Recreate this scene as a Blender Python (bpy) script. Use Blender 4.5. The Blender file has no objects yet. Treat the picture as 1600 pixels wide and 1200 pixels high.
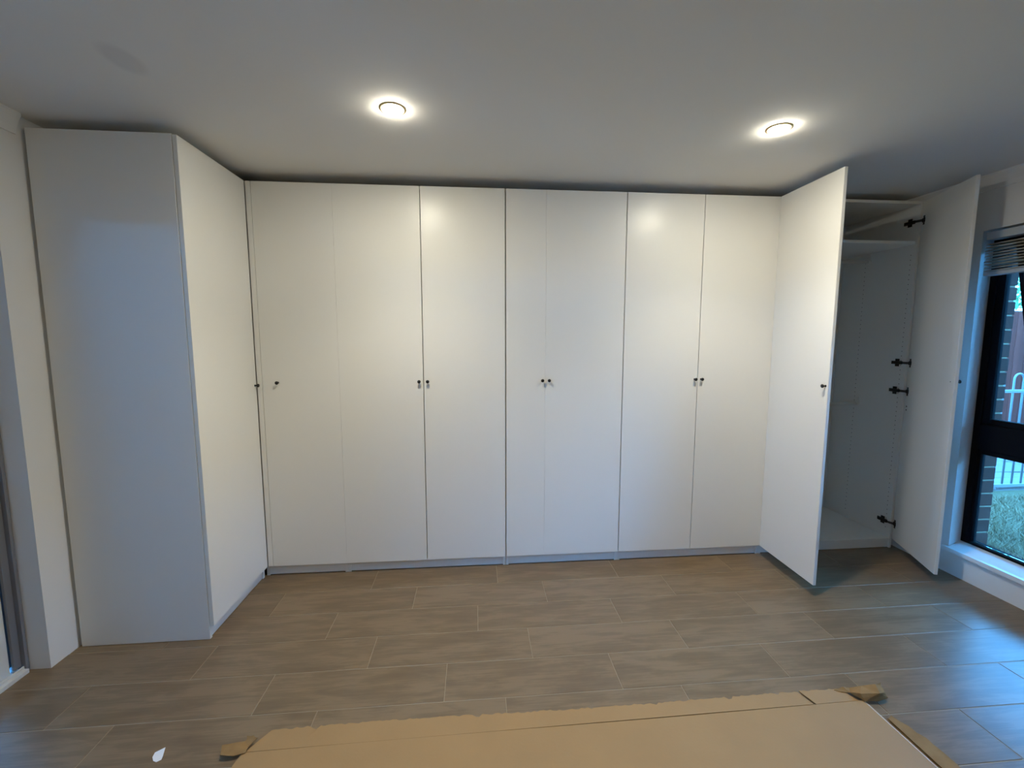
import bpy, bmesh, math, random
from mathutils import Vector, Matrix
random.seed(7)
S = bpy.context.scene
COL = S.collection
PI = math.pi

# ------------------------------------------------------------------ camera
cd = bpy.data.cameras.new('camera'); cam = bpy.data.objects.new('camera', cd); COL.objects.link(cam)
cd.sensor_width = 36.0; cd.sensor_fit = 'HORIZONTAL'
cd.lens = 675.63 / 1600 * 36.0
cd.clip_start = 0.02
cam.location = (-0.0888, -2.6653, 1.4751)
cam.rotation_euler = (PI / 2 - 0.1049, 0, -0.0858)
S.camera = cam

# ------------------------------------------------------------------ world, exposure
SKY = 31.0            # strength of the dusk sky
LAMP = 590.0         # radiance of the downlight lenses
BEAM = 44.0           # watts of the downward beam of each front downlight
LAMP_COL = (1.0, 0.93, 0.745)
S.view_settings.view_transform = 'Standard'
S.view_settings.look = 'None'
S.view_settings.gamma = 1
S.view_settings.use_curve_mapping = False
S.view_settings.exposure = 0.0
S.cycles.use_denoising = True
S.cycles.max_bounces = 10
S.cycles.diffuse_bounces = 7
S.cycles.sample_clamp_indirect = 6
w = bpy.data.worlds.new('dusk_sky'); S.world = w; w.use_nodes = True
nt = w.node_tree; nt.nodes.clear()
o_ = nt.nodes.new('ShaderNodeOutputWorld'); b_ = nt.nodes.new('ShaderNodeBackground')
tc = nt.nodes.new('ShaderNodeTexCoord'); sx = nt.nodes.new('ShaderNodeSeparateXYZ'); cr = nt.nodes.new('ShaderNodeValToRGB')
nt.links.new(tc.outputs['Generated'], sx.inputs[0]); nt.links.new(sx.outputs['Z'], cr.inputs[0])
cr.color_ramp.elements[0].position = 0.0; cr.color_ramp.elements[0].color = (0.085, 0.44, 1.0, 1)
cr.color_ramp.elements[1].position = 0.7; cr.color_ramp.elements[1].color = (0.07, 0.40, 1.0, 1)
nt.links.new(cr.outputs[0], b_.inputs[0]); b_.inputs[1].default_value = SKY
nt.links.new(b_.outputs[0], o_.inputs[0])

# ------------------------------------------------------------------ helpers
def tag(o, label=None, cat=None, group=None, kind=None):
    if label: o['label'] = label
    if cat: o['category'] = cat
    if group: o['group'] = group
    if kind: o['kind'] = kind
    return o

def empty(name, loc=(0, 0, 0), rz=0.0, parent=None):
    o = bpy.data.objects.new(name, None); COL.objects.link(o)
    o.location = loc; o.rotation_euler = (0, 0, rz); o.empty_display_size = 0.1
    if parent: o.parent = parent
    return o

def obj(name, bm, mat, parent=None, smooth=False, loc=None):
    me = bpy.data.meshes.new(name)
    bmesh.ops.recalc_face_normals(bm, faces=bm.faces[:])
    bm.to_mesh(me); bm.free()
    if smooth:
        for p in me.polygons: p.use_smooth = True
    if mat: me.materials.append(mat)
    o = bpy.data.objects.new(name, me); COL.objects.link(o)
    if parent: o.parent = parent
    if loc: o.location = loc
    return o

def dup(src, parent=None):
    c = src.copy(); COL.objects.link(c)
    if parent: c.parent = parent
    for ch in list(src.children): dup(ch, c)
    return c

def box(bm, x0, x1, y0, y1, z0, z1, bev=0.0):
    v = [bm.verts.new(p) for p in ((x0, y0, z0), (x1, y0, z0), (x1, y1, z0), (x0, y1, z0),
                                   (x0, y0, z1), (x1, y0, z1), (x1, y1, z1), (x0, y1, z1))]
    f = [bm.faces.new([v[i] for i in q]) for q in ((0, 3, 2, 1), (4, 5, 6, 7), (0, 1, 5, 4), (1, 2, 6, 5), (2, 3, 7, 6), (3, 0, 4, 7))]
    if bev:
        es = list({e for q in f for e in q.edges})
        bmesh.ops.bevel(bm, geom=es, offset=bev, segments=1, affect='EDGES', profile=0.5)
    return bm

def B(*a, bev=0.0):
    return box(bmesh.new(), *a, bev=bev)

def boxes(*bs, bev=0.0):
    bm = bmesh.new()
    for b in bs: box(bm, *b, bev=bev)
    return bm

def prism(bm, pts, z0, z1):
    lo = [bm.verts.new((p[0], p[1], z0)) for p in pts]; hi = [bm.verts.new((p[0], p[1], z1)) for p in pts]
    n = len(pts)
    bm.faces.new(lo); bm.faces.new(hi)
    for i in range(n): bm.faces.new((lo[i], lo[(i + 1) % n], hi[(i + 1) % n], hi[i]))
    return bm

def lathe(bm, prof, M=Matrix(), n=20):
    rings = []
    for r, h in prof:
        rings.append([bm.verts.new(M @ Vector((r * math.cos(2 * PI * k / n), r * math.sin(2 * PI * k / n), h))) for k in range(n)])
    for a, b in zip(rings, rings[1:]):
        for k in range(n): bm.faces.new((a[k], a[(k + 1) % n], b[(k + 1) % n], b[k]))
    if prof[0][0] > 0: bm.faces.new(rings[0])
    if prof[-1][0] > 0: bm.faces.new(rings[-1])
    return bm

def tube(bm, pts, r, n=8):
    pts = [Vector(p) for p in pts]; rings = []
    for i, p in enumerate(pts):
        d = (pts[min(i + 1, len(pts) - 1)] - pts[max(i - 1, 0)]).normalized()
        a = d.cross(Vector((0.13, 1, 0.07))).normalized(); b = d.cross(a)
        rings.append([bm.verts.new(p + r * (math.cos(2 * PI * k / n) * a + math.sin(2 * PI * k / n) * b)) for k in range(n)])
    for a, b in zip(rings, rings[1:]):
        for k in range(n): bm.faces.new((a[k], a[(k + 1) % n], b[(k + 1) % n], b[k]))
    bm.faces.new(rings[0]); bm.faces.new(rings[-1])
    return bm

# ------------------------------------------------------------------ materials
def mat(name, col, rough=0.5, spec=0.5, metal=0.0, bump=0.0, bscale=200.0, var=0.0, vscale=8.0, vstretch=(1, 1, 1), rand=0.0):
    m = bpy.data.materials.new(name); m.use_nodes = True; n = m.node_tree.nodes; L = m.node_tree.links
    p = n['Principled BSDF']
    p.inputs['Base Color'].default_value = (*col, 1); p.inputs['Roughness'].default_value = rough
    p.inputs['Metallic'].default_value = metal; p.inputs['Specular IOR Level'].default_value = spec
    t = n.new('ShaderNodeTexCoord')
    if var or rand:
        h = n.new('ShaderNodeHueSaturation'); h.inputs['Color'].default_value = (*col, 1)
        add = n.new('ShaderNodeMath'); add.operation = 'ADD'; add.inputs[0].default_value = 1.0
        mul = n.new('ShaderNodeMath'); mul.operation = 'MULTIPLY_ADD'; mul.inputs[1].default_value = 2 * var; mul.inputs[2].default_value = -var
        mp = n.new('ShaderNodeMapping'); mp.inputs['Scale'].default_value = vstretch
        nz = n.new('ShaderNodeTexNoise'); nz.inputs['Scale'].default_value = vscale; nz.inputs['Detail'].default_value = 5
        L.new(t.outputs['Object'], mp.inputs[0]); L.new(mp.outputs[0], nz.inputs[0]); L.new(nz.outputs[0], mul.inputs[0])
        L.new(mul.outputs[0], add.inputs[1])
        last = add
        if rand:
            oi = n.new('ShaderNodeObjectInfo')
            r = n.new('ShaderNodeMath'); r.operation = 'MULTIPLY_ADD'; r.inputs[1].default_value = 2 * rand; r.inputs[2].default_value = -rand
            a2 = n.new('ShaderNodeMath'); a2.operation = 'ADD'
            L.new(oi.outputs['Random'], r.inputs[0]); L.new(add.outputs[0], a2.inputs[0]); L.new(r.outputs[0], a2.inputs[1]); last = a2
        L.new(last.outputs[0], h.inputs['Value']); L.new(h.outputs[0], p.inputs['Base Color'])
    if bump:
        nb = n.new('ShaderNodeTexNoise'); nb.inputs['Scale'].default_value = bscale; nb.inputs['Detail'].default_value = 3
        bp = n.new('ShaderNodeBump'); bp.inputs['Strength'].default_value = bump; bp.inputs['Distance'].default_value = 0.002
        L.new(t.outputs['Object'], nb.inputs[0]); L.new(nb.outputs[0], bp.inputs['Height']); L.new(bp.outputs[0], p.inputs['Normal'])
    return m

M = {}
M['melamine'] = mat('white_melamine', (0.80, 0.79, 0.755), 0.30, 0.35, bump=0.02, bscale=500)
M['wall'] = mat('white_wall_paint', (0.78, 0.77, 0.75), 0.7, 0.3, bump=0.12, bscale=220)
M['trim'] = mat('gloss_white_trim', (0.80, 0.80, 0.79), 0.35)
M['black_metal'] = mat('black_knob_metal', (0.006, 0.006, 0.007), 0.35)
M['hinge'] = mat('dark_hinge_metal', (0.03, 0.028, 0.025), 0.4, metal=0.7)
M['hole'] = mat('peg_hole', (0.05, 0.048, 0.042), 0.9)
M['frame_black'] = mat('black_window_frame', (0.006, 0.006, 0.007), 0.75, 0.06)
M['alu'] = mat('grey_aluminium', (0.24, 0.24, 0.26), 0.4, metal=0.3)
M['white_alu'] = mat('white_aluminium', (0.68, 0.68, 0.66), 0.4)
M['card'] = mat('brown_cardboard', (0.345, 0.205, 0.085), 0.6, 0.4, bump=0.15, bscale=90, var=0.10, vscale=5)
M['card_dark'] = mat('torn_cardboard', (0.26, 0.155, 0.064), 0.85, 0.15, bump=0.4, bscale=60, var=0.35, vscale=18)
M['card_white'] = mat('pale_card_edge', (0.55, 0.46, 0.36), 0.8)
M['paper'] = mat('white_paper', (0.78, 0.78, 0.78), 0.7)
M['grout'] = mat('beige_grout', (0.33, 0.27, 0.195), 0.95, 0.05)
M['slat'] = mat('grey_blind_slat', (0.36, 0.34, 0.29), 0.55, var=0.10, vscale=30, vstretch=(1, 0.2, 1), rand=0.12)
M['blind_rail'] = mat('grey_blind_rail', (0.50, 0.53, 0.55), 0.5)
M['curtain'] = mat('dark_curtain_cloth', (0.010, 0.011, 0.020), 0.9, 0.1, bump=0.2, bscale=500)
M['brick'] = mat('dark_brown_brick', (0.055, 0.017, 0.010), 0.85, 0.2, bump=0.5, bscale=60, var=0.25, vscale=14, rand=0.2)
M['mortar'] = mat('light_mortar', (0.26, 0.19, 0.12), 0.95, 0.1)
M['lawn'] = mat('lawn_soil', (0.10, 0.065, 0.03), 0.95, 0.1, var=0.3, vscale=6)
M['grass'] = mat('grass_blade', (0.26, 0.165, 0.085), 0.8, 0.2, var=0.35, vscale=2.5)
M['concrete'] = mat('pale_concrete', (0.18, 0.13, 0.10), 0.9, 0.2, var=0.12, vscale=5)
M['slab'] = mat('pale_stone_slab', (0.15, 0.10, 0.085), 0.8, 0.3, var=0.12, vscale=6, rand=0.15)
M['fence_metal'] = mat('pale_fence_metal', (0.20, 0.17, 0.17), 0.4)
M['timber'] = mat('weathered_timber', (0.17, 0.036, 0.025), 0.9, 0.1, var=0.45, vscale=5, vstretch=(4, 4, 0.7), rand=0.2)
M['leaf'] = mat('tree_leaf', (0.20, 0.36, 0.16), 0.7, var=0.3, vscale=3)
M['bark'] = mat('tree_bark', (0.10, 0.075, 0.055), 0.9, bump=0.5, bscale=30)
M['light_block'] = mat('dark_light_block', (0.06, 0.07, 0.09), 0.9, 0.1)  # dark finish of the unseen pieces added to block daylight

# ceiling paint with one faint darker oval
m = mat('ceiling_paint', (0.83, 0.82, 0.80), 0.85, 0.15, bump=0.06, bscale=160); M['ceiling'] = m
n = m.node_tree.nodes; L = m.node_tree.links
g = n.new('ShaderNodeNewGeometry'); vd = n.new('ShaderNodeVectorMath'); vd.operation = 'SUBTRACT'; vd.inputs[1].default_value = (-1.262, -0.995, 2.41)
vs = n.new('ShaderNodeVectorMath'); vs.operation = 'MULTIPLY'; vs.inputs[1].default_value = (1.0, 0.62, 0)
vl = n.new('ShaderNodeVectorMath'); vl.operation = 'LENGTH'
rp = n.new('ShaderNodeValToRGB')
rp.color_ramp.elements[0].position = 0.038; rp.color_ramp.elements[0].color = (0.74, 0.73, 0.72, 1)
rp.color_ramp.elements[1].position = 0.062; rp.color_ramp.elements[1].color = (0.83, 0.82, 0.80, 1)
L.new(g.outputs['Position'], vd.inputs[0]); L.new(vd.outputs[0], vs.inputs[0]); L.new(vs.outputs[0], vl.inputs[0])
L.new(vl.outputs['Value'], rp.inputs[0]); L.new(rp.outputs[0], n['Principled BSDF'].inputs['Base Color'])

# wood-look porcelain plank
m = bpy.data.materials.new('wood_look_tile'); m.use_nodes = True; n = m.node_tree.nodes; L = m.node_tree.links; p = n['Principled BSDF']
t = n.new('ShaderNodeTexCoord'); oi = n.new('ShaderNodeObjectInfo')
off = n.new('ShaderNodeVectorMath'); off.operation = 'MULTIPLY_ADD'; off.inputs[1].default_value = (37, 53, 71)
L.new(oi.outputs['Random'], off.inputs[0]); L.new(t.outputs['Object'], off.inputs[2])
mp = n.new('ShaderNodeMapping'); mp.inputs['Scale'].default_value = (1.5, 7, 4); L.new(off.outputs[0], mp.inputs[0])
n1 = n.new('ShaderNodeTexNoise'); n1.inputs['Scale'].default_value = 2.6; n1.inputs['Detail'].default_value = 8; n1.inputs['Roughness'].default_value = 0.62; n1.inputs['Distortion'].default_value = 0.5
L.new(mp.outputs[0], n1.inputs[0])
mp2 = n.new('ShaderNodeMapping'); mp2.inputs['Scale'].default_value = (2.5, 60, 8); L.new(off.outputs[0], mp2.inputs[0])
n2 = n.new('ShaderNodeTexNoise'); n2.inputs['Scale'].default_value = 2.0; n2.inputs['Detail'].default_value = 4
L.new(mp2.outputs[0], n2.inputs[0])
n3 = n.new('ShaderNodeTexNoise'); n3.inputs['Scale'].default_value = 3.0; n3.inputs['Detail'].default_value = 2; L.new(off.outputs[0], n3.inputs[0])
a1 = n.new('ShaderNodeMath'); a1.operation = 'MULTIPLY_ADD'; a1.inputs[1].default_value = 0.45; L.new(n2.outputs[0], a1.inputs[0]); L.new(n1.outputs[0], a1.inputs[2])
a2 = n.new('ShaderNodeMath'); a2.operation = 'MULTIPLY_ADD'; a2.inputs[1].default_value = 0.30; L.new(n3.outputs[0], a2.inputs[0]); L.new(a1.outputs[0], a2.inputs[2])
a3 = n.new('ShaderNodeMath'); a3.operation = 'MULTIPLY_ADD'; a3.inputs[1].default_value = 0.06; L.new(oi.outputs['Random'], a3.inputs[0]); L.new(a2.outputs[0], a3.inputs[2])
rp = n.new('ShaderNodeValToRGB'); e = rp.color_ramp.elements
e[0].position = 0.55; e[0].color = (0.128, 0.084, 0.045, 1)
e[1].position = 1.25; e[1].color = (0.212, 0.146, 0.084, 1)
e2 = e.new(0.86); e2.color = (0.170, 0.115, 0.064, 1)
L.new(a3.outputs[0], rp.inputs[0]); L.new(rp.outputs[0], p.inputs['Base Color'])
p.inputs['Roughness'].default_value = 0.31; p.inputs['Specular IOR Level'].default_value = 0.5
bp = n.new('ShaderNodeBump'); bp.inputs['Strength'].default_value = 0.03; bp.inputs['Distance'].default_value = 0.002
L.new(n2.outputs[0], bp.inputs['Height']); L.new(bp.outputs[0], p.inputs['Normal'])
M['plank'] = m

# thin clear glass: mirror reflection by Fresnel over straight transmission
m = bpy.data.materials.new('clear_glass'); m.use_nodes = True; n = m.node_tree.nodes; L = m.node_tree.links; n.clear()
oo = n.new('ShaderNodeOutputMaterial'); mx = n.new('ShaderNodeMixShader'); tr = n.new('ShaderNodeBsdfTransparent'); gl = n.new('ShaderNodeBsdfGlossy'); fr = n.new('ShaderNodeFresnel')
gl.inputs['Roughness'].default_value = 0.02; fr.inputs['IOR'].default_value = 1.45; tr.inputs[0].default_value = (0.92, 0.96, 0.97, 1)
L.new(fr.outputs[0], mx.inputs[0]); L.new(tr.outputs[0], mx.inputs[1]); L.new(gl.outputs[0], mx.inputs[2]); L.new(mx.outputs[0], oo.inputs[0])
M['glass'] = m

m = bpy.data.materials.new('lit_diffuser'); m.use_nodes = True; n = m.node_tree.nodes; n.clear(); L = m.node_tree.links
oo = n.new('ShaderNodeOutputMaterial'); em = n.new('ShaderNodeEmission'); em.inputs[0].default_value = (*LAMP_COL, 1); em.inputs[1].default_value = LAMP
L.new(em.outputs[0], oo.inputs[0]); M['lamp'] = m
M['ring'] = mat('yellow_lit_ring', (0.80, 0.62, 0.30), 0.4)  # yellow glow of the lamp on the rim is put into this colour

# ------------------------------------------------------------------ room dimensions
XL, XR, YB, YF, H = -2.0, 2.885, 0.61, -8.0, 2.41
DL0, DL1, DLH = -0.693, -2.75, 2.10          # left sliding door: from, to, head
WR0, WR1, WRH = -0.30, -1.80, 2.10           # right window
LT = 0.16

# floor: slab with joints of grout, planks as parts
fl = obj('floor', B(XL - 0.2, XR, YF, YB, -0.12, -0.0015), M['grout']); tag(fl, kind='structure')
PL, PW, G = 0.752, 0.2105, 0.0032
rowx = {0: 0.038, 1: 0.308, 2: 0.667, 3: 0.168, 4: 0.525, 5: 0.026, 6: 0.323}
cache = {}
def plank(x0, x1, y0, y1):
    key = (round(x1 - x0, 3), round(y1 - y0, 3))
    if key not in cache:
        bm = B(-key[0] / 2, key[0] / 2, -key[1] / 2, key[1] / 2, -0.008, 0, bev=0.0012)
        o = obj('plank', bm, M['plank'], fl); cache[key] = o.data
    else:
        o = bpy.data.objects.new('plank', cache[key]); COL.objects.link(o); o.parent = fl
    o.location = ((x0 + x1) / 2, (y0 + y1) / 2, 0)
for k in range(-4, 22):
    ya = 0.0255 - PW * k; yb = ya - PW
    ya = min(ya, YB)
    if ya - yb < 0.02: continue
    base = rowx.get(k, (0.15 + 0.37 * k) % PL)
    x = base - PL * 5
    xl = XL - (0.1 if yb < DL0 and yb > DL1 else 0.0)
    while x < XR:
        a, b = max(x, xl), min(x + PL, XR)
        if b - a > 0.02: plank(a + G / 2, b - G / 2, yb + G / 2, ya - G / 2)
        x += PL

ce = obj('ceiling', B(XL - LT, XR + 0.175, YF - 0.15, YB + 0.1, H, H + 0.12), M['ceiling']); tag(ce, kind='structure')
wb = obj('wall_back', B(XL - LT, XR + 0.175, YB, YB + 0.1, -0.12, H), M['wall']); tag(wb, kind='structure')
# left wall with the sliding door opening
wl = obj('wall_left', boxes((XL - LT, XL, DL0, YB, -0.12, H), (XL - LT, XL, DL1, DL0, DLH, H), (XL - LT, XL, YF, DL1, -0.12, H)), M['wall']); tag(wl, kind='structure')
# right wall with a splayed window reveal
bm = bmesh.new()
prism(bm, [(XR, WR0), (3.0, -0.268), (3.06, -0.268), (3.06, YB), (XR, YB)], -0.12, H)
prism(bm, [(XR, WR1), (3.0, WR1 - 0.03), (3.06, WR1 - 0.03), (3.06, YF), (XR, YF)], -0.12, H)
for za, zb in ((-0.12, 0.142), (WRH, H)):
    prism(bm, [(XR, WR0), (3.0, -0.268), (3.06, -0.268), (3.06, WR1 - 0.03), (3.0, WR1 - 0.03), (XR, WR1)], za, zb)
wr = obj('wall_right', bm, M['wall']); tag(wr, kind='structure')
# front wall behind the camera
wf = obj('wall_front', B(XL - LT, XR + 0.175, YF - 0.15, YF, -0.12, H), M['wall']); tag(wf, kind='structure')

# cornices
def cornice(name, x, s, y0, y1):
    bm = bmesh.new()
    prof = [(0, 0), (0, -0.085), (0.008, -0.085), (0.012, -0.06), (0.024, -0.028), (0.034, -0.012), (0.034, 0)]
    A = [bm.verts.new((x + s * a, y0, H + b)) for a, b in prof]; Bv = [bm.verts.new((x + s * a, y1, H + b)) for a, b in prof]
    k = len(prof)
    for i in range(k): bm.faces.new((A[i], A[(i + 1) % k], Bv[(i + 1) % k], Bv[i]))
    bm.faces.new(A); bm.faces.new(Bv)
    return tag(obj(name, bm, M['wall']), kind='structure')
cornice('trim_1', XR, -1, YF, YB)
cornice('trim_2', XL, 1, YF, -0.585)

# ------------------------------------------------------------------ right window
w1 = tag(empty('window_1', (3.03, (WR0 + WR1) / 2, 0.18)), kind='structure')
w1.location = (0, 0, 0)
fy0, fy1 = -0.270, WR1 - 0.03
ym = (fy0 + fy1) / 2
obj('window_frame', boxes((3.0, 3.06, fy0 - 0.036, fy0, 0.165, WRH), (3.0, 3.06, fy1, fy1 + 0.036, 0.165, WRH),
                          (3.0, 3.06, fy1 + 0.036, fy0 - 0.036, 0.165, 0.205), (3.0, 3.06, fy1 + 0.036, fy0 - 0.036, WRH - 0.04, WRH),
                          bev=0.002), M['frame_black'], w1)
obj('transom', boxes((2.995, 3.058, fy1 + 0.036, fy0 - 0.036, 0.80, 0.955), bev=0.003), M['frame_black'], w1)
def sash(z0, z1, st):
    a, b = fy1 + 0.037, fy0 - 0.037
    s = obj('sash', boxes((3.010, 3.045, b - st, b, z0, z1), (3.010, 3.045, a, a + st, z0, z1), (3.010, 3.045, ym - 0.03, ym + 0.03, z0, z1),
                          (3.010, 3.045, a + st, b - st, z0, z0 + 0.034), (3.010, 3.045, a + st, b - st, z1 - 0.034, z1), bev=0.002), M['frame_black'], w1)
    return s
su = sash(0.956, WRH - 0.041, 0.036); sl_ = obj('sash', boxes((3.010, 3.045, fy0 - 0.050, fy0 - 0.037, 0.206, 0.799), (3.010, 3.045, ym - 0.03, ym + 0.03, 0.206, 0.799),
    (3.010, 3.045, fy1 + 0.037, fy0 - 0.050, 0.768, 0.799), bev=0.002), M['frame_black'], w1)
obj('glass_pane', B(3.025, 3.029, fy1 + 0.06, fy0 - 0.06, 0.985, WRH - 0.07), M['glass'], su)
obj('glass_pane', B(3.025, 3.029, fy1 + 0.04, fy0 - 0.042, 0.206, 0.775), M['glass'], sl_)
bm = bmesh.new()
prism(bm, [(2.862, WR0 + 0.035), (2.862, WR1 - 0.035), (2.884, WR1 - 0.035), (2.884, WR0 + 0.035)], 0.144, 0.170)
A = []
for (x, z0, z1, a, b) in ((2.884, 0.144, 0.170, WR0 - 0.001, WR1 + 0.001), (3.0, 0.144, 0.190, -0.270, WR1 - 0.028)):
    A.append([bm.verts.new(q) for q in ((x, a, z0), (x, b, z0), (x, b, z1), (x, a, z1))])
for i in range(4): bm.faces.new((A[0][i], A[0][(i + 1) % 4], A[1][(i + 1) % 4], A[1][i]))
bm.faces.new(A[0]); bm.faces.new(A[1])
obj('window_sill', bm, M['trim'], w1)

# ------------------------------------------------------------------ left sliding door
d1 = tag(empty('door_1'), kind='structure')
xo, xi = XL - LT + 0.005, XL - 0.085          # outer and inner face of the frame
obj('door_frame', boxes((xo, xi, DL0 - 0.016, DL0 - 0.002, 0.0, DLH - 0.002), (xo, xo + 0.012, DL0 - 0.062, DL0 - 0.016, 0.03, DLH - 0.03), (xi - 0.03, xi - 0.018, DL0 - 0.045, DL0 - 0.016, 0.03, DLH - 0.03),
    (xo, xi, DL1 + 0.002, DL1 + 0.016, 0.0, DLH - 0.002), (xo, xi, DL1 + 0.016, DL0 - 0.016, DLH - 0.03, DLH - 0.002), bev=0.001), M['alu'], d1)
obj('track', boxes((xo - 0.01, xi + 0.012, DL1 + 0.017, DL0 - 0.002 - 0.015, -0.001, 0.018), (xi - 0.012, xi - 0.006, DL1 + 0.017, DL0 - 0.017, 0.018, 0.030), bev=0.001), M['white_alu'], d1)
def slider(y0, y1, x0, x1):
    s = obj('sliding_panel', boxes((x0, x1, y0 - 0.055, y0, 0.02, DLH - 0.032), (x0, x1, y1, y1 + 0.055, 0.02, DLH - 0.032),
        (x0, x1, y1 + 0.055, y0 - 0.055, 0.02, 0.095), (x0, x1, y1 + 0.055, y0 - 0.055, DLH - 0.092, DLH - 0.032), bev=0.002), M['white_alu'], d1)
    xm = (x0 + x1) / 2
    obj('glass_pane', B(xm - 0.002, xm + 0.002, y1 + 0.056, y0 - 0.056, 0.096, DLH - 0.093), M['glass'], s)
slider(DL0 - 0.050, -1.74, xi - 0.052, xi - 0.031)
slider(-1.70, DL1 + 0.02, xo + 0.013, xo + 0.030)

# ------------------------------------------------------------------ wardrobes
T, T0, ZD0, ZD1, TH = 2.364, 0.018, 0.070, 2.360, 0.018
FY0, FY1 = 0.021, 0.600
WH = M['melamine']

def knob_bm():
    bm = bmesh.new()
    lathe(bm, [(0.0, 0.0), (0.0065, 0.0), (0.0065, 0.0015), (0.0042, 0.004), (0.0040, 0.010), (0.0062, 0.013), (0.0095, 0.016), (0.0104, 0.0195), (0.0092, 0.0225), (0.0055, 0.0242), (0.0, 0.0245)], n=18)
    bmesh.ops.remove_doubles(bm, verts=bm.verts[:], dist=1e-5)
    return bm
_k = []
def knob(parent, loc, direction):
    if not _k:
        o = obj('knob', knob_bm(), M['black_metal'], parent, smooth=True); _k.append(o.data); o['label'] = 'small round black knob'
    else:
        o = bpy.data.objects.new('knob', _k[0]); COL.objects.link(o); o.parent = parent; o['label'] = 'small round black knob'
    o.location = loc
    o.rotation_euler = Vector(direction).to_track_quat('Z', 'Y').to_euler()
    return o

def wardrobe(x0, x1, label, doors, y0=FY0, y1=FY1):
    """doors: list of (xa, xb, knob_x or None)"""
    t = tag(empty('wardrobe', ((x0 + x1) / 2, y0, 0)), label, 'wardrobe', 'fitted wardrobes along the back wall')
    ox, oy = (x0 + x1) / 2, y0
    def P(name, bm, **k):
        bmesh.ops.translate(bm, verts=bm.verts[:], vec=(-ox, -oy, 0)); return obj(name, bm, WH, t, **k)
    e = 0.0006
    P('side_panel', B(x0 + e, x0 + T0, y0, y1, 0.001, T, bev=0.0008))
    P('side_panel', B(x1 - T0, x1 - e, y0, y1, 0.001, T, bev=0.0008))
    P('top_panel', B(x0 + T0, x1 - T0, y0, y1 - 0.006, T - T0, T, bev=0.0008))
    P('bottom_panel', B(x0 + T0, x1 - T0, y0, y1 - 0.006, 0.054, 0.072, bev=0.0008))
    P('plinth', B(x0 + T0, x1 - T0, y0 + 0.007, y0 + 0.023, 0.004, 0.0538, bev=0.0008))
    P('back_panel', B(x0 + T0, x1 - T0, y1 - 0.006, y1 - 0.001, 0.02, T - 0.002))
    for xa, xb, kx in doors:
        d = P('door', B(xa, xb, 0.0, TH, ZD0, ZD1, bev=0.0004))
        if kx is not None: knob(d, (kx - ox, -oy, 1.214), (0, -1, 0))
    return t, ox, oy

s = [-1.344, -0.8997, -0.4015, 0.1013, 0.3489, 0.8465, 1.3418, 1.8418]
# corner unit
t, ox, oy = wardrobe(-1.395, s[1], 'white one-door wardrobe in the corner, knob at the left edge of its door', [(s[0] + 0.001, s[1] - 0.0004, -1.255)])
bm = B(-1.374, s[0] - 0.0012, 0.0, TH, ZD0, ZD1, bev=0.001); bmesh.ops.translate(bm, verts=bm.verts[:], vec=(-ox, -oy, 0)); obj('filler_strip', bm, WH, t)
wardrobe(s[1], s[3], 'white double-door wardrobe right of the corner one, lamp glare high on its right door', [(s[1] + 0.0004, s[2] - 0.0022, -0.427), (s[2] + 0.0022, s[3] - 0.0040, -0.376)])
wardrobe(s[3], s[5], 'white wardrobe in the middle of the back wall with one narrow and one wide door', [(s[3] + 0.0040, s[4] - 0.0003, 0.330), (s[4] + 0.0003, s[5] - 0.0030, 0.372)])
wardrobe(s[5], s[7], 'white wardrobe with two shut doors just left of the open one', [(s[5] + 0.0030, s[6] - 0.0018, 1.322), (s[6] + 0.0018, s[7] - 0.0030, 1.365)])

# open wardrobe at the right end
X0, X1 = s[7], 2.838
t, ox, oy = wardrobe(X0, X1, 'white wardrobe at the right end with both doors open showing shelf and rails', [])
def PO(name, bm, m=WH, **k):
    bmesh.ops.translate(bm, verts=bm.verts[:], vec=(-ox, -oy, 0)); return obj(name, bm, m, t, **k)
PO('shelf', B(X0 + T0 + 0.001, X1 - T0 - 0.001, 0.035, 0.592, 2.096, 2.114, bev=0.001))
def bracket(parent, x, y, z, sgn):
    bm = bmesh.new()
    lathe(bm, [(0.0, 0), (0.019, 0), (0.019, 0.004), (0.0165, 0.006), (0.0165, 0.018), (0.0, 0.018)], Matrix.Translation((x - ox, y - oy, z)) @ Matrix.Rotation(-sgn * PI / 2, 4, 'Y'), 16)
    box(bm, x - ox - 0.004 * (sgn > 0), x - ox + 0.004 * (sgn < 0), y - oy - 0.008, y - oy + 0.008, z + 0.012, z + 0.048)
    bmesh.ops.remove_doubles(bm, verts=bm.verts[:], dist=1e-5)
    obj('rail_bracket', bm, WH, parent)
for z in (2.036, 0.985):
    bm = bmesh.new(); tube(bm, [(X0 + T0 + 0.006, 0.365, z), (X1 - T0 - 0.006, 0.365, z)], 0.0125, 14)
    r = PO('clothes_rail', bm, smooth=True)
    bracket(r, X1 - T0 - 0.0005, 0.365, z, 1); bracket(r, X0 + T0 + 0.0005, 0.365, z, -1)
# rows of peg holes on the inner faces of the side panels
bm = bmesh.new()
for xx, sg in ((X1 - T0, -1), (X0 + T0, 1)):
    for yy in (0.058, 0.395):
        z = 0.14
        while z < 2.05:
            lathe(bm, [(0.0028, 0.0), (0.0028, 0.0004)], Matrix.Translation((xx - ox, yy - oy, z)) @ Matrix.Rotation(sg * PI / 2, 4, 'Y'), 8); z += 0.032
ph = obj('peg_holes', bm, M['hole'], t); ph['kind'] = 'stuff'

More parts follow.
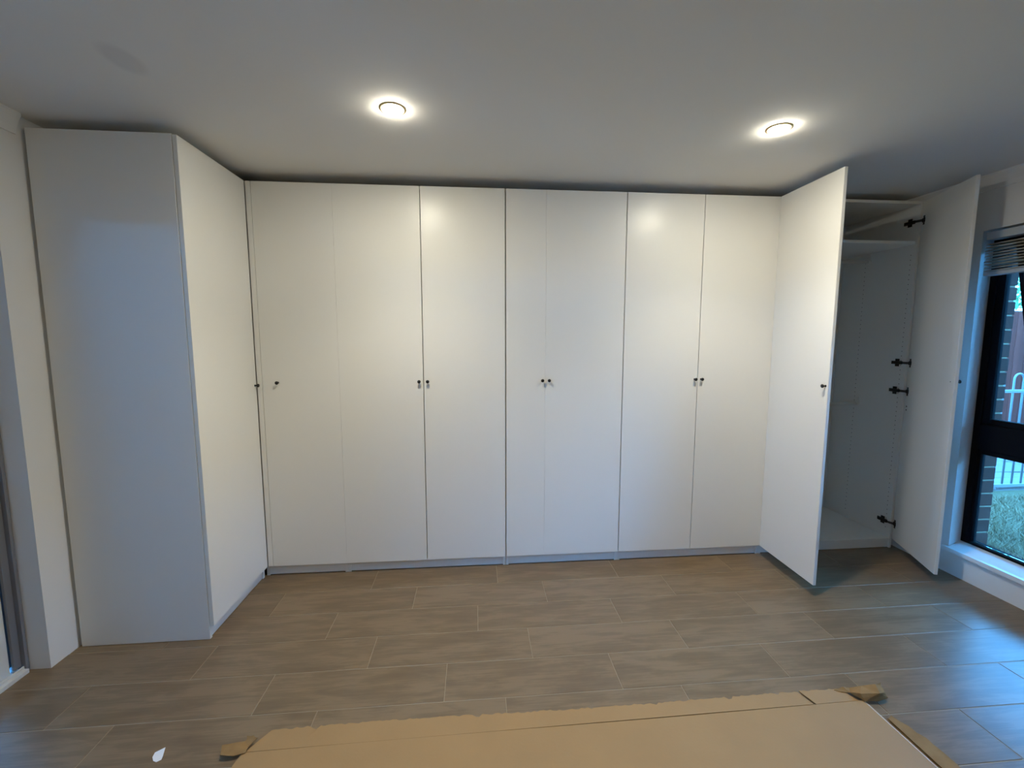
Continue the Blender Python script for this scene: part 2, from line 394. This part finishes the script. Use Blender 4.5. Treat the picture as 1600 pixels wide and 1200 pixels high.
def leaf(hx, hy, dx, dy, length, th_side, kd, label):
    """door leaf: hinge line at hx,hy; direction dx,dy; the given face is the inner or outer plane, thickness grows along th_side"""
    a = math.atan2(dy, dx)
    d = obj('door', B(-0.022, length, min(0, th_side * TH), max(0, th_side * TH), ZD0, ZD1, bev=0.001), WH, t)
    d.location = (hx - ox, hy - oy, 0); d.rotation_euler = (0, 0, a); d['label'] = label
    return d
# left leaf: outer face turned to the left
dl = leaf(1.834, -0.0235, -0.0172, -0.9998, 0.459, 1, 0.46, 'open left door standing straight out')
knob(dl, (0.441, -0.0002, 1.216), (0, -1, 0))
# right leaf: inner face turned to the left
nx, ny = 0.917, -0.399
dr_ = leaf(2.835 - 0.009 * nx, -0.004 - 0.009 * ny, -0.399, -0.917, 0.474, 1, 0.44, 'open right door swung partly out, inner face showing')
knob(dr_, (0.447, TH + 0.0002, 1.228), (0, 1, 0))
bm = bmesh.new(); lathe(bm, [(0.0032, -0.0006), (0.0032, 0.0002)], Matrix.Translation((0.438, 0, 1.226)) @ Matrix.Rotation(PI / 2, 4, 'X'), 10)
obj('screw_hole', bm, M['hole'], dr_)
bm = bmesh.new()
for dz in (0.012, -0.012): lathe(bm, [(0.005, -0.0006), (0.005, 0.0010)], Matrix.Translation((0.006, 0, 1.005 + dz)) @ Matrix.Rotation(PI / 2, 4, 'X'), 10)
obj('hinge_hole', bm, M['hole'], dr_)

# hinges: cup plate and arm on the leaf, mounting plate on the side panel
def hinge(parent, leafobj, panel_x, sg, z, u, hand):
    import mathutils
    Mi = leafobj.matrix_basis
    def W(v): return Mi @ Vector(v)                 # leaf local to wardrobe local
    bm = bmesh.new()
    # mounting plate: cross-shaped on the panel
    px = panel_x - ox
    def bx(xa, xb, ya, yb, za, zb): box(bm, min(xa, xb), max(xa, xb), ya, yb, za, zb, bev=0.001)
    bx(px + sg * 0.0005, px + sg * 0.006, 0.026, 0.100, z - 0.011, z + 0.011)
    bx(px + sg * 0.0005, px + sg * 0.005, 0.046, 0.074, z - 0.026, z + 0.026)
    bx(px + sg * 0.006, px + sg * 0.017, 0.020, 0.086, z - 0.0085, z + 0.0085)   # arm
    # wing plate on the leaf
    c = W((u, hand, z)); ang = leafobj.rotation_euler.z
    R = Matrix.Translation(c) @ Matrix.Rotation(ang, 4, 'Z')
    b2 = bmesh.new(); box(b2, -0.006, 0.009, -0.0012, 0.0012, -0.029, 0.029, bev=0.0005); box(b2, -0.012, 0.012, -0.004, 0.004, -0.013, 0.013, bev=0.001)
    for v in b2.verts: v.co = R @ v.co
    me = bpy.data.meshes.new('tmp'); b2.to_mesh(me); b2.free(); bm.from_mesh(me); bpy.data.meshes.remove(me)
    # link between arm and cup
    tube(bm, [(px + sg * 0.011, 0.024, z + 0.004), ((px + sg * 0.011 + c.x) / 2, (0.020 + c.y) / 2, z + 0.004), (c.x, c.y, z + 0.004)], 0.0035, 6)
    tube(bm, [(px + sg * 0.011, 0.024, z - 0.004), ((px + sg * 0.011 + c.x) / 2, (0.016 + c.y) / 2, z - 0.004), (c.x, c.y, z - 0.004)], 0.0035, 6)
    obj('hinge', bm, M['hinge'], t)['label'] = 'dark metal concealed hinge'
for z in (2.240, 1.310, 1.118, 0.185):
    hinge(t, dr_, X1 - T0, -1, z, 0.002, -0.0015)
    hinge(t, dl, X0 + T0, 1, z, 0.002, TH + 0.0015)

# left unit: returns along the left wall, its end panel faces the camera
lx0, lx1, ly0 = -1.983, -1.398, -0.5596
t = tag(empty('wardrobe', ((lx0 + lx1) / 2, ly0, 0)), 'white wardrobe against the left wall, its wide plain end panel facing the room', 'wardrobe')
ox, oy = (lx0 + lx1) / 2, ly0
def PL_(name, bm, **k):
    bmesh.ops.translate(bm, verts=bm.verts[:], vec=(-ox, -oy, 0)); return obj(name, bm, WH, t, **k)
PL_('end_panel', B(lx0, lx1, ly0, ly0 + T0, 0.002, T, bev=0.0008))
PL_('side_panel', B(lx0, lx1, -0.019, -0.001, 0.002, T, bev=0.0008))
PL_('top_panel', B(lx0, lx1, ly0 + T0, -0.019, T - T0, T, bev=0.0008))
PL_('bottom_panel', B(lx0, lx1, ly0 + T0, -0.019, 0.054, 0.072))
PL_('plinth', B(lx1 - 0.024, lx1 - 0.007, ly0 + T0, -0.019, 0.004, 0.0538))
PL_('back_panel', B(lx0, lx0 + 0.005, ly0 + T0, -0.019, 0.073, T - T0 - 0.001))
d = PL_('door', B(-1.3955, -1.3765, ly0 + 0.001, -0.0035, ZD0, ZD1, bev=0.001))
knob(d, (-1.3765 - ox, -0.022 - oy, 1.200), (1, 0, 0))

# ------------------------------------------------------------------ ceiling downlights
def downlight(x, y, label, beam=True):
    t = tag(empty('downlight', (x, y, H)), label, 'downlight', 'ceiling downlights')
    bm = bmesh.new(); lathe(bm, [(0.0435, -0.0003), (0.054, -0.0003), (0.0535, -0.0015), (0.046, -0.0040), (0.0435, -0.0035), (0.0435, -0.0003)], n=36)
    obj('trim_ring', bm, M['ring'], t, smooth=True)
    bm = bmesh.new(); lathe(bm, [(0.0430, -0.0010), (0.0422, -0.0050), (0.038, -0.0075), (0.028, -0.0096), (0.014, -0.0107), (0.0, -0.0110)], n=36)
    bmesh.ops.remove_doubles(bm, verts=bm.verts[:], dist=1e-6)
    obj('diffuser', bm, M['lamp'], t, smooth=True)
    if beam:
        ld = bpy.data.lights.new('beam', 'SPOT'); ld.energy = BEAM; ld.color = LAMP_COL; ld.spot_size = math.radians(112); ld.spot_blend = 1.0; ld.shadow_soft_size = 0.025
        lo = bpy.data.objects.new('beam', ld); COL.objects.link(lo); lo.parent = t; lo.location = (0, 0, -0.045)
downlight(-0.415, -0.752, 'lit round downlight in the ceiling, the left of the two')
downlight(-0.60, -3.1, 'added unseen fill lamp in the ceiling above and behind the camera', False)  # unseen fill lamp, added to brighten the lower door fronts
downlight(1.278, -0.730, 'lit round downlight in the ceiling, the right one nearer the open wardrobe')

# ------------------------------------------------------------------ venetian blind, raised
bt = tag(empty('venetian_blind', (2.91, (WR0 + WR1) / 2, 1.83)), 'grey venetian blind drawn up in a stack at the top of the right window', 'blind')
by0, by1 = WR0 - 0.020, WR1 + 0.02
cy = (by0 + by1) / 2; hl = (by0 - by1) / 2
obj('headrail', B(-0.026, 0.030, -hl, hl, 2.043 - 1.83, 2.087 - 1.83, bev=0.0015), M['blind_rail'], bt)
obj('bottom_rail', B(-0.024, 0.026, -hl, hl, 0.008, 0.030, bev=0.003), M['blind_rail'], bt)
sb = B(-0.024, 0.025, -hl, hl, -0.0035, 0.0035, bev=0.0015); first = None
z = 0.037
for i in range(10):
    if first is None: first = o = obj('slat', sb, M['slat'], bt)
    else: o = first.copy(); COL.objects.link(o)
    o.location = (random.uniform(-0.003, 0.003), random.uniform(-0.003, 0.003), z)
    o.rotation_euler = (random.uniform(-0.001, 0.001), random.uniform(-0.09, 0.09), random.uniform(-0.0012, 0.0012))
    z += 0.0165
for yy in (-hl + 0.28, 0.0, hl - 0.28):
    bm = bmesh.new(); tube(bm, [(-0.027, yy, 0.018), (-0.028, yy, 0.11), (-0.027, yy, 0.217)], 0.0012, 5)
    obj('lift_cord', bm, M['blind_rail'], bt)

# dark curtain swept aside, hanging between blind and glass
bm = bmesh.new(); NZ, NY = 22, 60; grid = []
for i in range(NZ + 1):
    z = 2.085 - (2.085 - 0.96) * i / NZ
    yl = -0.432 - 0.180 * (1.86 - z); yr = -0.80 + (i / NZ) ** 1.3 * 0.10
    row = []
    for j in range(NY + 1):
        f = j / NY; y = yl + (yr - yl) * f
        x = 2.965 + 0.013 * math.sin(f * 2 * PI * 9 + 0.4 * math.sin(3 * z)) * (0.55 + 0.45 * i / NZ)
        row.append(bm.verts.new((x, y, z)))
    grid.append(row)
for i in range(NZ):
    for j in range(NY): bm.faces.new((grid[i][j], grid[i][j + 1], grid[i + 1][j + 1], grid[i + 1][j]))
cu = obj('curtain', bm, M['curtain'], smooth=True)
md = cu.modifiers.new('thick', 'SOLIDIFY'); md.thickness = 0.002
tag(cu, 'dark curtain gathered aside behind the blind, its edge slanting across the window glass', 'curtain')

# ------------------------------------------------------------------ cardboard on the floor
ct = tag(empty('cardboard_sheet', (0.3, -1.6, 0)), 'large flattened brown cardboard box lying on the tiled floor', 'cardboard')
CO = (0.3, -1.6)
def sheet(name, outline_far, outline_near, zfun, th, m, nx=60, ny=3, crease=True):
    """ribbon between two polylines given as functions of u in 0..1"""
    bm = bmesh.new(); g = []
    for i in range(nx + 1):
        u = i / nx; a = outline_far(u); b = outline_near(u); r = []
        for j in range(ny + 1):
            v = j / ny; x = a[0] + (b[0] - a[0]) * v; y = a[1] + (b[1] - a[1]) * v
            r.append(bm.verts.new((x - CO[0], y - CO[1], zfun(u, v))))
        g.append(r)
    fs = []
    for i in range(nx):
        for j in range(ny): fs.append(bm.faces.new((g[i][j], g[i + 1][j], g[i + 1][j + 1], g[i][j + 1])))
    bmesh.ops.recalc_face_normals(bm, faces=fs)
    r = bmesh.ops.extrude_face_region(bm, geom=fs)
    for v in r['geom']:
        if isinstance(v, bmesh.types.BMVert): v.co.z -= th
    return obj(name, bm, m, ct)
rnd = random.Random(3)
rag = [rnd.uniform(-0.004, 0.004) for _ in range(200)]
for k, dpt in ((12, -0.012), (13, -0.014), (60, -0.010), (61, -0.008), (74, -0.007), (96, -0.009), (117, -0.010), (141, -0.008), (142, -0.011), (158, -0.008)): rag[k] += dpt
lerp = lambda a, b, u: a + (b - a) * u
ZC = 0.0095
# main panel: crease line to the near edge under the camera
sheet('main_panel', lambda u: (lerp(-0.925, 1.472, u), -1.196 + 0.018 * u), lambda u: (lerp(-1.13, 1.490, u), -2.25), lambda u, v: ZC + 0.0015 * math.sin(7 * u + 3 * v), 0.004, M['card'], 30, 10)
# front flap beyond the crease, ragged far edge, split by a slit near its right end
def flap(u0, u1, n):
    sheet('flap', lambda u: (lerp(-0.86, 1.425, lerp(u0, u1, u)), -1.116 + 0.003 * math.sin(9 * lerp(u0, u1, u)) + rag[int(lerp(u0, u1, u) * 180)]),
          lambda u: (lerp(-0.918, 1.455, lerp(u0, u1, u)), -1.1935 + 0.018 * lerp(u0, u1, u)),
          lambda u, v: ZC - 0.0005 + 0.006 * (1 - v) * (0.6 + 0.5 * math.sin(5 * lerp(u0, u1, u) + 1)) , 0.004, M['card'], n, 3)
flap(0.0, 0.918, 165); flap(0.9225, 1.0, 16)
# lower layer peeking out at the right
rs = [rnd.uniform(-0.006, 0.006) for _ in range(60)]
sheet('side_flap', lambda u: (1.499, lerp(-1.262, -2.25, u)), lambda u: (1.552 + 0.02 * math.sin(2 * u) + rs[int(u * 40)] - 0.03 * max(0, 1 - u * 12), lerp(-1.250, -2.25, u)),
      lambda u, v: 0.0075, 0.003, M['card_dark'], 40, 2)
sheet('cut_edge', lambda u: (lerp(1.4735, 1.4905, u), lerp(-1.185, -2.25, u)), lambda u: (lerp(1.4785, 1.4965, u), lerp(-1.20, -2.25, u)), lambda u, v: ZC + 0.0004 + 0.0015 * math.sin(7), 0.003, M['card_white'], 20, 1)['label'] = 'pale cut edge of the sheet'

# torn scraps at both corners, folded facets
def facets(name, pts, faces, m, label, th=0.0025, sub=1, jit=0.0016):
    bm = bmesh.new(); vs = {k: bm.verts.new((p[0] - CO[0], p[1] - CO[1], p[2])) for k, p in pts.items()}
    for f in faces.split(): bm.faces.new([vs[c] for c in f])
    bmesh.ops.triangulate(bm, faces=bm.faces[:])
    bmesh.ops.subdivide_edges(bm, edges=bm.edges[:], cuts=sub, use_grid_fill=True)
    rr = random.Random(len(name))
    for v in bm.verts: v.co += Vector((rr.uniform(-jit, jit), rr.uniform(-jit, jit), rr.uniform(-jit, jit) * 0.7))
    bmesh.ops.recalc_face_normals(bm, faces=bm.faces[:])
    r = bmesh.ops.extrude_face_region(bm, geom=bm.faces[:])
    for v in r['geom']:
        if isinstance(v, bmesh.types.BMVert): v.co.z -= th
    o = obj(name, bm, m, ct); o['label'] = label
    return o
facets('torn_flap', {'a': (1.3967, -1.1210, 0.0140), 'b': (1.4350, -1.1191, 0.0240), 'c': (1.4642, -1.1192, 0.0170), 'd': (1.5075, -1.1301, 0.0320), 'e': (1.5883, -1.1377, 0.0470), 'f': (1.5823, -1.1470, 0.0410),
  'g': (1.5725, -1.1743, 0.0340), 'h': (1.5749, -1.1843, 0.0200), 'i': (1.5281, -1.1894, 0.0140), 'j': (1.4752, -1.1863, 0.0135), 'k': (1.4656, -1.1639, 0.0140), 'l': (1.4479, -1.1432, 0.0160),
  'm': (1.4199, -1.1335, 0.0135), 'n': (1.4657, -1.1706, 0.0360), 'o': (1.5358, -1.1845, 0.0430), 'p': (1.5577, -1.1452, 0.0470)},
  'abm bclm cdnl lnk dpon pefo njk noij ohi oghi fgo'.replace(' oghi', ' ogh').replace('ohi ', 'ohi '), M['card_dark'], 'crumpled flap curling up at the right corner')
facets('torn_corner', {'A': (-0.9919, -1.2093, 0.0200), 'B': (-1.0049, -1.1734, 0.0240), 'C': (-0.9658, -1.1576, 0.0140), 'D': (-0.9340, -1.1542, 0.0160), 'E': (-0.9363, -1.1400, 0.0200), 'F': (-0.9094, -1.1444, 0.0220),
  'G': (-0.8927, -1.1555, 0.0260), 'H': (-0.9116, -1.1816, 0.0150), 'I': (-0.9118, -1.1990, 0.0140), 'J': (-0.9448, -1.2105, 0.0140), 'K': (-0.9474, -1.1794, 0.0220)},
  'AKB BKC CKD DFE DGF DKHG KIH KJI AJK', M['card_dark'], 'crumpled torn left corner')

# white scrap of paper
pp = [(-1.214, -1.148), (-1.205, -1.175), (-1.200, -1.190), (-1.212, -1.198), (-1.226, -1.192), (-1.238, -1.178), (-1.242, -1.160)]
bm = bmesh.new(); prism(bm, pp, 0.0006, 0.0016)
for v in bm.verts:
    if v.co.y > -1.155: v.co.z += 0.006
tag(obj('paper_scrap', bm, M['paper']), 'small pointed scrap of white paper lying on the tiles', 'paper')

# ------------------------------------------------------------------ outside the right window
GZ = -0.08
gr = obj('ground', B(3.06, 16, -8, 9, GZ - 0.2, GZ - 0.004), M['lawn']); tag(gr, kind='structure')
pa = obj('path', B(3.185, 3.745, -6, 0.98, GZ - 0.05, GZ + 0.004, bev=0.004), M['concrete']); tag(pa, kind='structure')
# brick skin with the bricks as parts
bw = obj('wall_outside', boxes((3.062, 3.175, -0.272, 0.9, GZ - 0.1, 2.75), (3.062, 3.175, WR1 - 0.9, WR1 - 0.03, GZ - 0.1, 2.75), (3.062, 3.172, WR1 - 0.02, -0.28, GZ - 0.1, 0.06),
    (3.062, 3.172, WR1 - 0.02, -0.28, 2.14, 2.75)), M['mortar']); tag(bw, kind='structure')
BH, BJ = 0.076, 0.010
full = half = None
z = GZ - 0.02; row = 0
brick_bm = lambda l: B(-0.055, 0.055, -l / 2, l / 2, 0, BH, bev=0.003)
while z < 2.6:
    y = -0.276; k = 0
    while y < 0.75:
        l = 0.11 if (row % 2 and k == 0) else 0.23
        if l == 0.23:
            if full is None: full = o = obj('brick', brick_bm(0.23), M['brick'], bw)
            else: o = full.copy(); COL.objects.link(o)
        else:
            if half is None: half = o = obj('brick', brick_bm(0.11), M['brick'], bw)
            else: o = half.copy(); COL.objects.link(o)
        o.location = (3.128 + random.uniform(-0.0015, 0.0015), y - 0.003 + l / 2 + random.uniform(-0.001, 0.001), z)
        y += l + BJ; k += 1
    z += BH + BJ; row += 1

# lawn blades near the window
import numpy as np
rg = np.random.default_rng(5); N = 42000
bx_ = 3.74 + rg.random(N) ** 1.3 * 3.2; by_ = -1.6 + rg.random(N) * 2.63
hh = 0.025 + 0.035 * rg.random(N); an = rg.random(N) * 2 * PI; ln = 0.03 * rg.standard_normal((N, 2)); wd = 0.0035
V = np.zeros((N, 3, 3)); V[:, 0] = np.c_[bx_ - wd * np.cos(an), by_ - wd * np.sin(an), np.full(N, GZ - 0.004)]
V[:, 1] = np.c_[bx_ + wd * np.cos(an), by_ + wd * np.sin(an), np.full(N, GZ - 0.004)]; V[:, 2] = np.c_[bx_ + ln[:, 0], by_ + ln[:, 1], GZ + hh]
me = bpy.data.meshes.new('grass'); me.from_pydata(V.reshape(-1, 3).tolist(), [], np.arange(3 * N).reshape(-1, 3).tolist()); me.materials.append(M['grass'])
ga = bpy.data.objects.new('grass', me); COL.objects.link(ga); tag(ga, 'short pale green grass on the lawn outside the window', 'grass', kind='stuff')

# loop-top pool fence
FYP = 1.08
ft = tag(empty('pool_fence', (5.0, FYP, GZ)), 'pale blue metal pool fence with looped tops across the lawn', 'fence')
fx0, fx1 = 3.35, 9.0
bm = B(fx0 - 5.0, fx1 - 5.0, -0.012, 0.012, 1.030, 1.058, bev=0.002); obj('top_rail', bm, M['fence_metal'], ft)
bm = B(fx0 - 5.0, fx1 - 5.0, -0.012, 0.012, 0.085, 0.115, bev=0.002); obj('bottom_rail', bm, M['fence_metal'], ft)
hoop = None; x = 3.41 + 0.055
while x < fx1 - 0.1:
    if hoop is None:
        bm = bmesh.new(); pts = [(0, 0, 0.09)] + [(0, 0, 1.16)] + [(0.052 - 0.052 * math.cos(a), 0, 1.16 + 0.055 * math.sin(a)) for a in [PI * q / 10 for q in range(1, 10)]] + [(0.104, 0, 1.16), (0.104, 0, 0.09)]
        tube(bm, pts, 0.0085, 7); hoop = o = obj('hoop', bm, M['fence_metal'], ft, smooth=True)
    else: o = hoop.copy(); COL.objects.link(o)
    o.location = (x - 5.0, 0, 0); x += 0.208
post = None
for x in (fx0 - 0.02, 6.2, fx1 + 0.02):
    if post is None: post = o = obj('post', B(-0.02, 0.02, -0.02, 0.02, 0.0, 1.25, bev=0.003), M['fence_metal'], ft)
    else: o = post.copy(); COL.objects.link(o)
    o.location = (x - 5.0, 0, 0)

# pale stone paving behind the pool fence, slabs as parts
pv = obj('paving', B(3.3, 10.3, 1.20, 3.93, GZ - 0.06, GZ - 0.003), M['concrete']); tag(pv, kind='structure')
y = 1.22; r = 0
while y < 3.8:
    dp = (0.26, 0.20, 0.42, 0.42, 0.42, 0.42, 0.42)[min(r, 6)]; x = 3.32 + 0.31 * (r % 2)
    dp = min(dp, 3.92 - y)
    while x < 10.0:
        l = random.uniform(0.55, 0.75)
        hgt = GZ + (0.012 + random.uniform(0, 0.02) if r > 1 else random.uniform(0.02, 0.07))
        bm = B(x, x + l - 0.02, y, y + dp - 0.02, GZ - 0.002, hgt, bev=0.006)
        if r < 2:
            for v in bm.verts: v.co += Vector((random.uniform(-.02, .02), random.uniform(-.01, .01), 0.0 if v.co.z < GZ + 0.01 else random.uniform(-.015, .015)))
        obj('paving_slab', bm, M['slab'], pv); x += l
    y += dp; r += 1

# old timber paling fence
tf = tag(empty('paling_fence', (9, 4.0, GZ)), 'weathered purple-brown timber paling fence at the back of the yard', 'fence')
pal = None; x = 3.6
while x < 15.5:
    if pal is None: pal = o = obj('paling', B(-0.049, 0.049, 0, 0.016, 0.0, 2.02, bev=0.002), M['timber'], tf)
    else: o = pal.copy(); COL.objects.link(o)
    o.location = (x - 9, random.uniform(0, 0.018), random.uniform(-0.012, 0.012)); x += 0.1015
for z in (0.35, 1.65): obj('fence_rail', B(3.5 - 9, 15.5 - 9, 0.036, 0.076, z, z + 0.07), M['timber'], tf)

# tree beyond the fence
tt = tag(empty('tree', (11.9, 6.4, GZ)), 'pale leafy tree showing above the timber fence', 'tree')
bm = bmesh.new(); tube(bm, [(0, 0, -0.1), (0.05, 0, 1.2), (-0.05, 0.1, 2.6)], 0.11, 8); obj('trunk', bm, M['bark'], tt, smooth=True)
NL = 2600; d = rg.standard_normal((NL, 3)); d /= np.linalg.norm(d, axis=1)[:, None]; d *= (0.35 + 0.65 * rg.random(NL) ** 0.4)[:, None] * np.array([1.6, 1.3, 1.0]); d += np.array([0, 0, 3.2])
V = np.zeros((NL, 4, 3)); a = rg.standard_normal((NL, 3)); a /= np.linalg.norm(a, axis=1)[:, None]; b = np.cross(a, rg.standard_normal((NL, 3))); b /= np.linalg.norm(b, axis=1)[:, None]
V[:, 0] = d + .09 * a; V[:, 1] = d + .04 * b; V[:, 2] = d - .09 * a; V[:, 3] = d - .04 * b
me = bpy.data.meshes.new('foliage'); me.from_pydata(V.reshape(-1, 3).tolist(), [], np.arange(4 * NL).reshape(-1, 4).tolist()); me.materials.append(M['leaf'])
fo = bpy.data.objects.new('foliage', me); COL.objects.link(fo); fo.parent = tt; fo['kind'] = 'stuff'

# ground outside the left sliding door, then unseen pieces added to block daylight
po = obj('patio_floor', B(-6.2, XL - LT - 0.002, -5.5, 1.0, -0.2, -0.06), M['concrete']); tag(po, kind='structure')
pw = obj('light_block_wall', B(-6.3, -6.2, -5.5, 1.0, -0.2, 2.05), M['light_block']); tag(pw, kind='structure')  # unseen wall added to dim daylight through the sliding door
pr = obj('light_block_roof', B(-6.4, XL - LT - 0.002, -5.5, 1.0, 2.45, 2.55), M['light_block']); tag(pr, kind='structure')  # unseen roof added to keep the sky off the sliding door
ev = obj('sky_block_eave', B(XR + 0.18, 3.75, YF - 0.6, 1.2, 2.55, 2.70), M['light_block']); tag(ev, kind='structure')  # unseen overhang added to cut steep sky light at the right window
nw = obj('horizon_block_wall', B(10.5, 10.9, -9.0, 3.9, -0.2, 3.5), M['brick']); tag(nw, kind='structure')  # unseen wall added to block low blue sky light from the room
